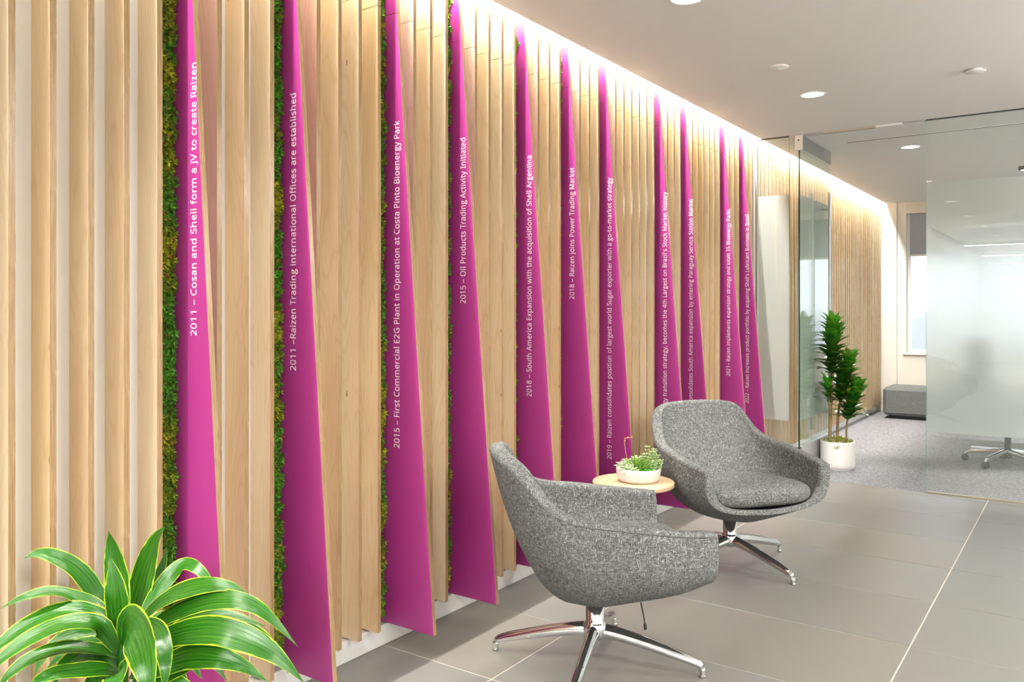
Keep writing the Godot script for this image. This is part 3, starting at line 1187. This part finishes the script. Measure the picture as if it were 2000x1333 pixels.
# ---------------------------------------------------------------- leaves with a blade
# spine: points from base to tip; facing: the side its face turns to
func blade(spine: Array, width: float, facing: Vector3, fold := 0.25, steps := 16, wave := 0.0, fullness := 0.85) -> ArrayMesh:
	var st := tool_()
	var pts := curve_through(spine, steps)
	var rows := []
	for i in steps:
		var t := i / float(steps - 1)
		var along: Vector3 = (pts[mini(i + 1, steps - 1)] - pts[maxi(i - 1, 0)]).normalized()
		var side := along.cross(facing).normalized()
		var up := side.cross(along).normalized()
		var w := width * 0.5 * pow(sin(PI * pow(clampf(0.09 + 0.91 * t, 0.0, 1.0), 0.86)), fullness)
		if i == steps - 1:
			w = 0.0004
		var row := PackedVector3Array()
		for k in 9:
			var s := (k - 4) / 4.0
			row.append(pts[i] + side * s * w + up * (absf(s) * w * fold + wave * w * s * sin(t * 9.0)))
		rows.append(row)
	skin(st, rows)
	return done(st)


# ---------------------------------------------------------------- cane plant in a white pot
func cane_plant() -> void:
	var foot := Vector3(0.612, 0.001, -7.30)
	var o := thing("cane_plant", "tall glossy green cane plant in a white cylinder pot by the door", "potted plant", foot)
	part("pot", lathe_mesh([Vector2(0, 0.012), Vector2(0.128, 0.012), Vector2(0.137, 0.020), Vector2(0.140, 0.05), Vector2(0.140, 0.232), Vector2(0.139, 0.236), Vector2(0.133, 0.236), Vector2(0.132, 0.20), Vector2(0, 0.20)], 48), M.matt_pot, o)
	part("saucer", lathe_mesh([Vector2(0, 0.0), Vector2(0.124, 0.0), Vector2(0.126, 0.014), Vector2(0.0, 0.0142)], 40), M.matt_pot, o)
	var st := tool_()
	for k in 420:
		var r := 0.128 * sqrt(rng.randf())
		var a := rng.randf() * TAU
		st.append_from(M.tuft, 0, Transform3D(Basis(Vector3(rng.randf_range(-1, 1), rng.randf_range(-1, 1), rng.randf_range(-1, 1)).normalized(), rng.randf() * TAU).scaled(Vector3.ONE * rng.randf_range(0.02, 0.038)), Vector3(cos(a) * r, 0.222 + 0.03 * (1.0 - r * r / 0.0164), sin(a) * r)))
	for k in 14:
		st.append_from(M.tuft, 0, Transform3D(Basis(Vector3.RIGHT, PI + rng.randf_range(-0.5, 0.5)).scaled(Vector3.ONE * 0.03), Vector3(0.03 + rng.randf_range(-0.02, 0.02), 0.22 - 0.02 * rng.randf(), 0.142)))
	st.generate_normals()
	part("moss_top", st.commit(), M.pot_moss, o)
	var right := Vector3(cos(YAW), 0, -sin(YAW))
	var near := Vector3(sin(YAW), 0, cos(YAW))
	# cane: foot, head (sideways, height, towards the viewer)
	var canes := [
		[Vector3(-0.075, 0.22, 0.02), Vector3(-0.055, 0.60, 0.0), Vector3(-0.040, 0.98, -0.01), Vector3(-0.030, 1.245, 0.0), 0.013],
		[Vector3(0.010, 0.22, -0.03), Vector3(0.018, 0.45, -0.03), Vector3(0.065, 0.72, -0.03), Vector3(0.135, 0.955, -0.03), 0.012],
		[Vector3(0.062, 0.22, 0.03), Vector3(0.066, 0.40, 0.04), Vector3(0.110, 0.56, 0.05), Vector3(0.170, 0.70, 0.05), 0.009],
		[Vector3(-0.068, 0.50, 0.01), Vector3(-0.085, 0.60, 0.03), Vector3(-0.100, 0.68, 0.04), Vector3(-0.110, 0.73, 0.05), 0.006],
	]
	var leafs := []
	for k in 4:
		var l := 1.0
		leafs.append(blade([Vector3.ZERO, Vector3(0, 0.35 * l, -0.04), Vector3(0, 0.72 * l, -0.03 + 0.03 * k), Vector3(0, 1.0 * l, 0.02 + 0.06 * k)], 0.40 + 0.02 * k, Vector3(0, 0, -1), 0.18, 9, 0.0, 0.8))
	var ranges := [[0.50, 0.93, 105, 0.20], [0.48, 0.93, 80, 0.20], [0.36, 0.93, 70, 0.19], [0.2, 1.0, 20, 0.15]]
	for c in canes.size():
		var row: Array = canes[c]
		var spine := []
		for k in 4:
			var q: Vector3 = row[k]
			spine.append(right * q.x + Vector3(0, q.y, 0) + near * q.z)
		var path := curve_through(spine, 40)
		st = tool_()
		var radii := []
		for i in 40:
			radii.append(row[4] * (1.0 + (0.10 if i % 2 else -0.06)) * lerpf(1.0, 0.7, i / 39.0))
		tube(st, path, radii, 10)
		part("cane", done(st), M.cane, o)
		var g: Array = ranges[c]
		for k in g[2]:
			var f: float = k / float(g[2] - 1)
			var u := lerpf(g[0], g[1], f) * 39.0
			var p: Vector3 = path[int(u)].lerp(path[mini(int(u) + 1, 39)], u - int(u))
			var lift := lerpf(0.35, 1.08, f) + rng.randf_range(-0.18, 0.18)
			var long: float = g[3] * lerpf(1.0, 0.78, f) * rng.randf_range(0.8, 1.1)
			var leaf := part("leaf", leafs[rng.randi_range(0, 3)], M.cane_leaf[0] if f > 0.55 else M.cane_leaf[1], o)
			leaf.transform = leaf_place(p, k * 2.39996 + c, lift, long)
	var yellow := part("leaf", leafs[0], M.yellow_leaf, o)
	yellow.transform = leaf_place(right * 0.05 + near * 0.09 + Vector3(0, 0.66, 0), 0.6, 0.5, 0.07)


# ---------------------------------------------------------------- striped plant in the foreground
func striped_plant() -> void:
	var stem := at_depth(240, 1290, 2.0)
	var foot := Vector3(stem.x, 0, stem.z)
	var o := thing("striped_plant", "bushy green plant with yellow-edged arching leaves in front of the fins", "potted plant", foot)
	part("pot", lathe_mesh([Vector2(0, 0.0), Vector2(0.128, 0.0), Vector2(0.137, 0.008), Vector2(0.14, 0.03), Vector2(0.14, 0.272), Vector2(0.139, 0.276), Vector2(0.132, 0.276), Vector2(0.131, 0.24), Vector2(0, 0.24)], 48), M.matt_pot, o)
	part("soil", lathe_mesh([Vector2(0.131, 0.255), Vector2(0.0, 0.262)], 24), M.soil, o)
	part("stem", rod(Vector3(0, 0.25, 0), Vector3(0, 0.60, 0), 0.012, 12), M.cane_leaf[1], o)
	var up := Vector3.UP
	var lens := Vector3(sin(YAW), 0, cos(YAW))
	var right := Vector3(cos(YAW), 0, -sin(YAW))
	# spine points: picture place in thirds of a pixel of the lower left corner, distance; then width, facing (up, towards the viewer, right), wave
	var leaves := [
		[[775, 800, 2.06], [775, 640, 2.08], [765, 420, 2.10], [735, 240, 2.10], [707, 126, 2.09], 0.073, [0.25, 1, -0.15], 0.0],
		[[790, 800, 1.98], [775, 690, 1.96], [765, 560, 1.94], [745, 420, 1.94], [712, 285, 1.95], 0.066, [0.3, 1, -0.1], 0.0],
		[[850, 800, 2.08], [895, 600, 2.12], [950, 380, 2.15], [1010, 200, 2.15], [1075, 90, 2.12], 0.082, [0.4, 1, -0.35], 0.0],
		[[880, 800, 2.10], [940, 640, 2.14], [1000, 480, 2.17], [1060, 330, 2.17], [1085, 230, 2.15], 0.034, [0.2, 1, 1.2], 0.0],
		[[740, 760, 2.04], [640, 560, 2.05], [510, 390, 2.02], [370, 300, 1.98], [250, 272, 1.96], [155, 302, 1.95], 0.047, [0.8, 0.7, 0.5], 0.1],
		[[750, 800, 2.02], [640, 630, 2.02], [480, 555, 1.98], [330, 520, 1.93], [150, 560, 1.88], [0, 632, 1.85], 0.038, [1, 0.7, 0.2], 0.12],
		[[760, 850, 2.0], [640, 700, 1.98], [440, 650, 1.93], [220, 720, 1.87], [20, 850, 1.82], [-140, 1000, 1.80], 0.068, [0.9, 0.65, -0.1], 0.1],
		[[760, 900, 1.97], [640, 740, 1.93], [450, 730, 1.87], [230, 810, 1.80], [20, 950, 1.75], [-120, 1100, 1.74], 0.060, [0.9, 0.8, -0.1], 0.1],
		[[770, 940, 2.0], [640, 900, 1.95], [430, 890, 1.88], [220, 950, 1.82], [60, 1060, 1.78], [-30, 1180, 1.77], 0.052, [1, 0.8, -0.1], 0.1],
		[[760, 900, 2.08], [640, 800, 2.12], [480, 800, 2.10], [350, 870, 2.05], [260, 980, 2.02], [225, 1070, 2.0], 0.036, [0.8, 0.8, 0.3], 0.1],
		[[790, 1060, 1.94], [680, 1030, 1.90], [520, 1040, 1.85], [350, 1060, 1.80], [230, 1120, 1.77], [150, 1220, 1.76], 0.046, [1, 0.8, 0], 0.1],
		[[790, 1010, 2.0], [690, 930, 1.98], [560, 930, 1.94], [450, 980, 1.90], [380, 1060, 1.88], [340, 1160, 1.88], 0.050, [0.9, 1, 0], 0.1],
		[[800, 820, 2.05], [700, 720, 2.12], [560, 720, 2.16], [440, 760, 2.18], [330, 850, 2.18], 0.046, [0.7, 1, 0.2], 0.1],
		[[800, 880, 1.97], [830, 740, 1.90], [880, 760, 1.80], [930, 900, 1.72], [960, 1080, 1.68], [985, 1280, 1.68], 0.092, [0.35, 1, -0.15], 0.04],
		[[850, 900, 1.99], [930, 760, 1.94], [1010, 770, 1.88], [1060, 890, 1.83], [1075, 1040, 1.80], [1060, 1200, 1.80], 0.044, [0.5, 0.9, 0.5], 0.05],
		[[880, 800, 2.06], [980, 600, 2.10], [1080, 450, 2.14], [1190, 350, 2.15], [1280, 370, 2.13], [1370, 470, 2.11], [1435, 630, 2.10], 0.040, [0.9, 0.8, 0.3], 0.05],
		[[870, 780, 2.02], [1000, 630, 2.00], [1160, 530, 1.97], [1340, 485, 1.95], [1500, 490, 1.94], [1620, 540, 1.94], 0.050, [0.9, 0.7, -0.2], 0.1],
		[[890, 860, 2.0], [1060, 710, 1.98], [1240, 620, 1.95], [1440, 575, 1.92], [1640, 610, 1.90], [1790, 720, 1.89], [1940, 880, 1.89], 0.053, [0.8, 0.8, 0.25], 0.1],
		[[900, 900, 1.95], [1060, 830, 1.90], [1250, 780, 1.85], [1440, 780, 1.82], [1620, 840, 1.80], [1760, 910, 1.79], [1870, 1000, 1.79], [1985, 1120, 1.80], 0.066, [0.7, 1, 0.0], 0.05],
		[[900, 920, 2.10], [1060, 860, 2.16], [1210, 740, 2.20], [1370, 680, 2.21], [1560, 690, 2.20], [1740, 755, 2.18], 0.048, [0.9, 0.7, 0.2], 0.1],
		[[900, 980, 2.12], [1080, 900, 2.18], [1280, 810, 2.22], [1480, 750, 2.22], [1680, 800, 2.20], [1810, 930, 2.18], [1880, 1060, 2.17], 0.046, [0.8, 0.8, 0.3], 0.1],
		[[900, 1060, 1.95], [1060, 1010, 1.90], [1230, 950, 1.86], [1420, 955, 1.83], [1590, 1010, 1.82], [1750, 1110, 1.82], 0.062, [0.8, 0.9, 0.1], 0.05],
		[[880, 1120, 1.98], [1050, 1080, 1.93], [1150, 1030, 1.90], [1280, 970, 1.88], [1400, 1000, 1.87], [1480, 1110, 1.87], 0.040, [0.8, 0.9, 0.3], 0.05],
		[[870, 960, 2.12], [1000, 900, 2.20], [1120, 900, 2.24], [1240, 980, 2.25], [1320, 1100, 2.24], 0.046, [0.8, 0.8, 0.3], 0.05],
		[[860, 1000, 2.05], [960, 960, 2.10], [1080, 990, 2.12], [1180, 1080, 2.12], [1230, 1200, 2.1], 0.044, [0.7, 0.9, 0.2], 0.05],
		[[780, 1000, 2.08], [700, 960, 2.15], [620, 880, 2.2], [590, 830, 2.2], 0.036, [0.5, 1, 0.1], 0.0],
		[[850, 1060, 2.02], [980, 1030, 1.98], [1110, 1090, 1.95], [1210, 1200, 1.94], 0.050, [0.8, 0.9, 0.1], 0.05],
		[[780, 1080, 2.0], [700, 1060, 1.95], [600, 1110, 1.92], [520, 1210, 1.90], 0.048, [0.8, 0.9, 0], 0.05],
		[[760, 960, 2.05], [650, 880, 2.06], [520, 880, 2.05], [400, 930, 2.03], [300, 1030, 2.02], 0.044, [0.8, 0.8, 0.1], 0.05],
		[[820, 1100, 1.95], [800, 1040, 1.90], [760, 1060, 1.82], [720, 1160, 1.78], [690, 1290, 1.78], 0.060, [0.6, 1, 0], 0.04],
		[[840, 1000, 2.15], [900, 900, 2.22], [980, 830, 2.26], [1060, 850, 2.28], [1110, 930, 2.28], 0.044, [0.7, 0.9, 0.1], 0.05],
		[[860, 1110, 1.97], [1000, 1120, 1.92], [1180, 1140, 1.90], [1330, 1220, 1.90], 0.050, [0.8, 0.9, 0.1], 0.05],
		[[870, 840, 2.12], [960, 760, 2.2], [1050, 690, 2.25], [1130, 690, 2.27], [1160, 760, 2.27], 0.036, [0.7, 0.9, 0.1], 0.05],
	]
	for row: Array in leaves:
		var n: int = row.size() - 3
		var spine := []
		for k in n:
			spine.append(at_depth(row[k][0] * 0.3, 1000.0 + row[k][1] * 0.3, row[k][2]) - foot)
		var f: Array = row[n + 1]
		var leaf := part("leaf", blade(spine, row[n] * (0.98 if row[n] > 0.05 else 1.08), up * f[0] + lens * f[1] + right * f[2], 0.16, 26, row[n + 2] * 0.6, 1.05), M.striped, o)
		leaf.set_meta("label", "arching green leaf with a yellow margin")


# ---------------------------------------------------------------- beyond the glass
func ottoman() -> void:
	var o := thing("ottoman", "grey upholstered bench ottoman against the window wall", "ottoman", Vector3(0.90, 0.001, -11.25))
	part("cushion", box_mesh(Vector3(1.28, 0.345, 0.56), 0.035, Vector3(0, 0.2125, 0)), M.felt, o)
	part("plinth", box_mesh(Vector3(1.16, 0.04, 0.46), 0.002, Vector3(0, 0.02, 0)), M.black, o)


func meeting_furniture() -> void:
	var o := thing("task_chair", "task chair with a polished five-star base behind the frosted glass", "office chair", Vector3(1.78, 0.001, -8.30), 0.5)
	part("column", lathe_mesh([Vector2(0, 0.06), Vector2(0.034, 0.06), Vector2(0.036, 0.12), Vector2(0.026, 0.125), Vector2(0.026, 0.30), Vector2(0.018, 0.30), Vector2(0.018, 0.42), Vector2(0, 0.42)], 20), M.rubber, o)
	var leg := tool_()
	tube(leg, [Vector3(0.02, 0.118, 0), Vector3(0.12, 0.108, 0), Vector3(0.29, 0.083, 0), Vector3(0.325, 0.07, 0), Vector3(0.332, 0.055, 0)], [0.026, 0.023, 0.015, 0.013, 0.010], 12)
	var leg_mesh := done(leg)
	var wheel := tool_()
	for s in [-1.0, 1.0]:
		var rows := []
		for p in [[0.0, 0.004], [0.026, 0.004], [0.029, 0.008], [0.029, 0.018], [0.024, 0.022], [0.0, 0.022]]:
			var row := PackedVector3Array()
			for k in 20:
				var a := TAU * k / 20
				row.append(Vector3(cos(a) * p[0], 0.029 + sin(a) * p[0], s * p[1]))
			rows.append(row)
		skin(wheel, rows, true, s > 0)
	tube(wheel, [Vector3(0, 0.03, 0), Vector3(0, 0.062, 0)], [0.008], 8)
	var wheel_mesh := done(wheel)
	for k in 5:
		var l := part("leg", leg_mesh, M.chrome, o)
		l.rotation.y = TAU * k / 5
		var w := part("caster", wheel_mesh, M.rubber, l, Vector3(0.332, 0, 0))
		w.rotation.y = 0.8 + k * 1.3
	part("seat", box_mesh(Vector3(0.50, 0.07, 0.50), 0.03, Vector3(0, 0.455, 0)), M.navy, o)
	part("backrest", box_mesh(Vector3(0.05, 0.55, 0.46), 0.022, Vector3(-0.25, 0.82, 0)), M.navy, o)
	part("back_support", box_mesh(Vector3(0.03, 0.40, 0.06), 0.01, Vector3(-0.285, 0.56, 0)), M.rubber, o)
	for s in [-1.0, 1.0]:
		part("armrest", box_mesh(Vector3(0.26, 0.03, 0.07), 0.012, Vector3(0.0, 0.66, s * 0.29)), M.rubber, o)
		part("arm_post", box_mesh(Vector3(0.05, 0.20, 0.025), 0.006, Vector3(0.0, 0.545, s * 0.285)), M.rubber, o)
	var t := thing("meeting_table", "long pale meeting table on metal feet behind the frosted glass", "table", Vector3(2.95, 0.001, -8.95))
	part("table_top", box_mesh(Vector3(2.6, 0.028, 1.0), 0.004, Vector3(0, 0.726, 0)), M.white, t)
	for s in [-1.0, 1.0]:
		var p := part("leg", box_mesh(Vector3(0.06, 0.67, 0.06), 0.004, Vector3(s * 0.98, 0.377, 0)), M.aluminium, t)
		part("foot", box_mesh(Vector3(1.0, 0.042, 0.07), 0.006, Vector3(s * 1.02, 0.021, 0)), M.aluminium, p)
	var pn := thing("pendant_light", "slim black linear pendant over the meeting table", "pendant light", Vector3(2.95, 2.627, -8.77))
	part("bar", box_mesh(Vector3(2.24, 0.035, 0.05), 0.003), M.black, pn)
	part("lens", box_mesh(Vector3(2.2, 0.003, 0.036), 0.0, Vector3(0, -0.019, 0)), M.pendant_glow, pn)
	for s in [-1.0, 1.0]:
		part("cable", rod(Vector3(s * 1.05, 0.017, 0), Vector3(s * 1.05, 0.08, 0), 0.0016, 6), M.black, pn)
		part("ceiling_cup", rod(Vector3(s * 1.05, 0.08, 0), Vector3(s * 1.05, 0.1155, 0), 0.011, 12), M.black, pn)
	bar_light(pn, 2.2, 0.036, -0.024, -PI / 2, PENDANT_POWER)


# unseen pendants; the glass mirrors those near the fins, the right-hand row is fill
func unseen_pendants() -> void:
	for at in [[4.3, -4.9], [4.3, -2.3], [4.3, 0.3], [1.35, 2.4], [4.2, 4.0], [1.35, 5.6], [4.2, 7.4], [1.35, 9.0]]:  # out of view, placed to light the ceiling and fin faces
		var o := thing("unseen_pendant", "unseen white linear pendant placed to light the ceiling and fins", "pendant light", Vector3(at[0], 2.45, at[1]), 0.0, "pendants out of view")
		part("bar", box_mesh(Vector3(1.5, 0.05, 0.07), 0.003), M.white, o)
		part("lens", box_mesh(Vector3(1.46, 0.003, 0.056), 0.0, Vector3(0, -0.027, 0)), M.pendant_glow, o)
		for s in [-1.0, 1.0]:
			part("cable", rod(Vector3(s * 0.6, 0.025, 0), Vector3(s * 0.6, 0.2925, 0), 0.002, 6), M.steel, o)
		part("added_upper_lens", box_mesh(Vector3(1.46, 0.003, 0.056), 0.0, Vector3(0, 0.027, 0)), M.pendant_glow, o)  # glowing top added to go with the ceiling fill
		bar_light(o, 1.46, 0.056, -0.032, -PI / 2, PENDANT_POWER)
		bar_light(o, 1.46, 0.056, 0.032, PI / 2, UPLIGHT_POWER)  # upward light added to brighten the ceiling


func bar_light(o: Node3D, long: float, wide: float, y: float, turn: float, power: float) -> void:
	var l := AreaLight3D.new()
	l.name = "bar_light"
	l.area_size = Vector2(long, wide)
	l.rotation.x = turn
	l.position = Vector3(0, y, 0)
	l.light_color = Color(1.0, 0.985, 0.96)
	l.light_energy = power
	l.area_range = 14.0
	l.area_attenuation = 2.0
	l.shadow_enabled = true
	o.add_child(l, true)


func outdoors() -> void:
	structure(box_part("ground", Vector3(-160, -9.2, -260), Vector3(160, -9.0, -FAR - 8.0), M.ground, self))
	var lump := noise(0.9, 3, 90)
	var crowns := []
	for v in 3:
		var st := tool_()
		var rows := []
		for i in 22:
			var ph := PI * i / 21.0
			var row := PackedVector3Array()
			for k in 36:
				var a := TAU * k / 36
				var d := Vector3(sin(ph) * cos(a), -cos(ph), sin(ph) * sin(a))
				row.append(d * (1.0 + 0.42 * lump.get_noise_3d(d.x * 3.4 + v * 9.0, d.y * 3.4, d.z * 3.4)))
			rows.append(row)
		skin(st, rows, true)
		crowns.append(done(st))
	for k in 22:
		var z := -62.0 - 8.0 * (k % 3)
		var x := -46.0 + 4.4 * k
		var tall := rng.randf_range(8.6, 9.9)
		var o := thing("tree", "hazy leafy tree seen through the window", "tree", Vector3(x, -9.0, z), 0.0, "trees outside the window")
		part("trunk", rod(Vector3(0, 0, 0), Vector3(0, tall * 0.5, 0), 0.25, 8), M.trunk, o)
		var c := part("crown", crowns[k % 3], M.tree, o, Vector3(0, tall * 0.62, 0))
		c.scale = Vector3(3.2, tall * 0.38, 3.0)
		c.rotation.y = k * 1.9
	var haze := FogVolume.new()
	haze.name = "haze"
	haze.shape = RenderingServer.FOG_VOLUME_SHAPE_BOX
	haze.size = Vector3(170, 26, 34)
	haze.position = Vector3(0, 4.0, -38.0)
	var air := FogMaterial.new()
	air.albedo = Color(0.975, 0.985, 1.0)
	air.density = 0.045
	haze.material = air
	structure(haze, "pale haze between the window and the trees")
	add_child(haze)
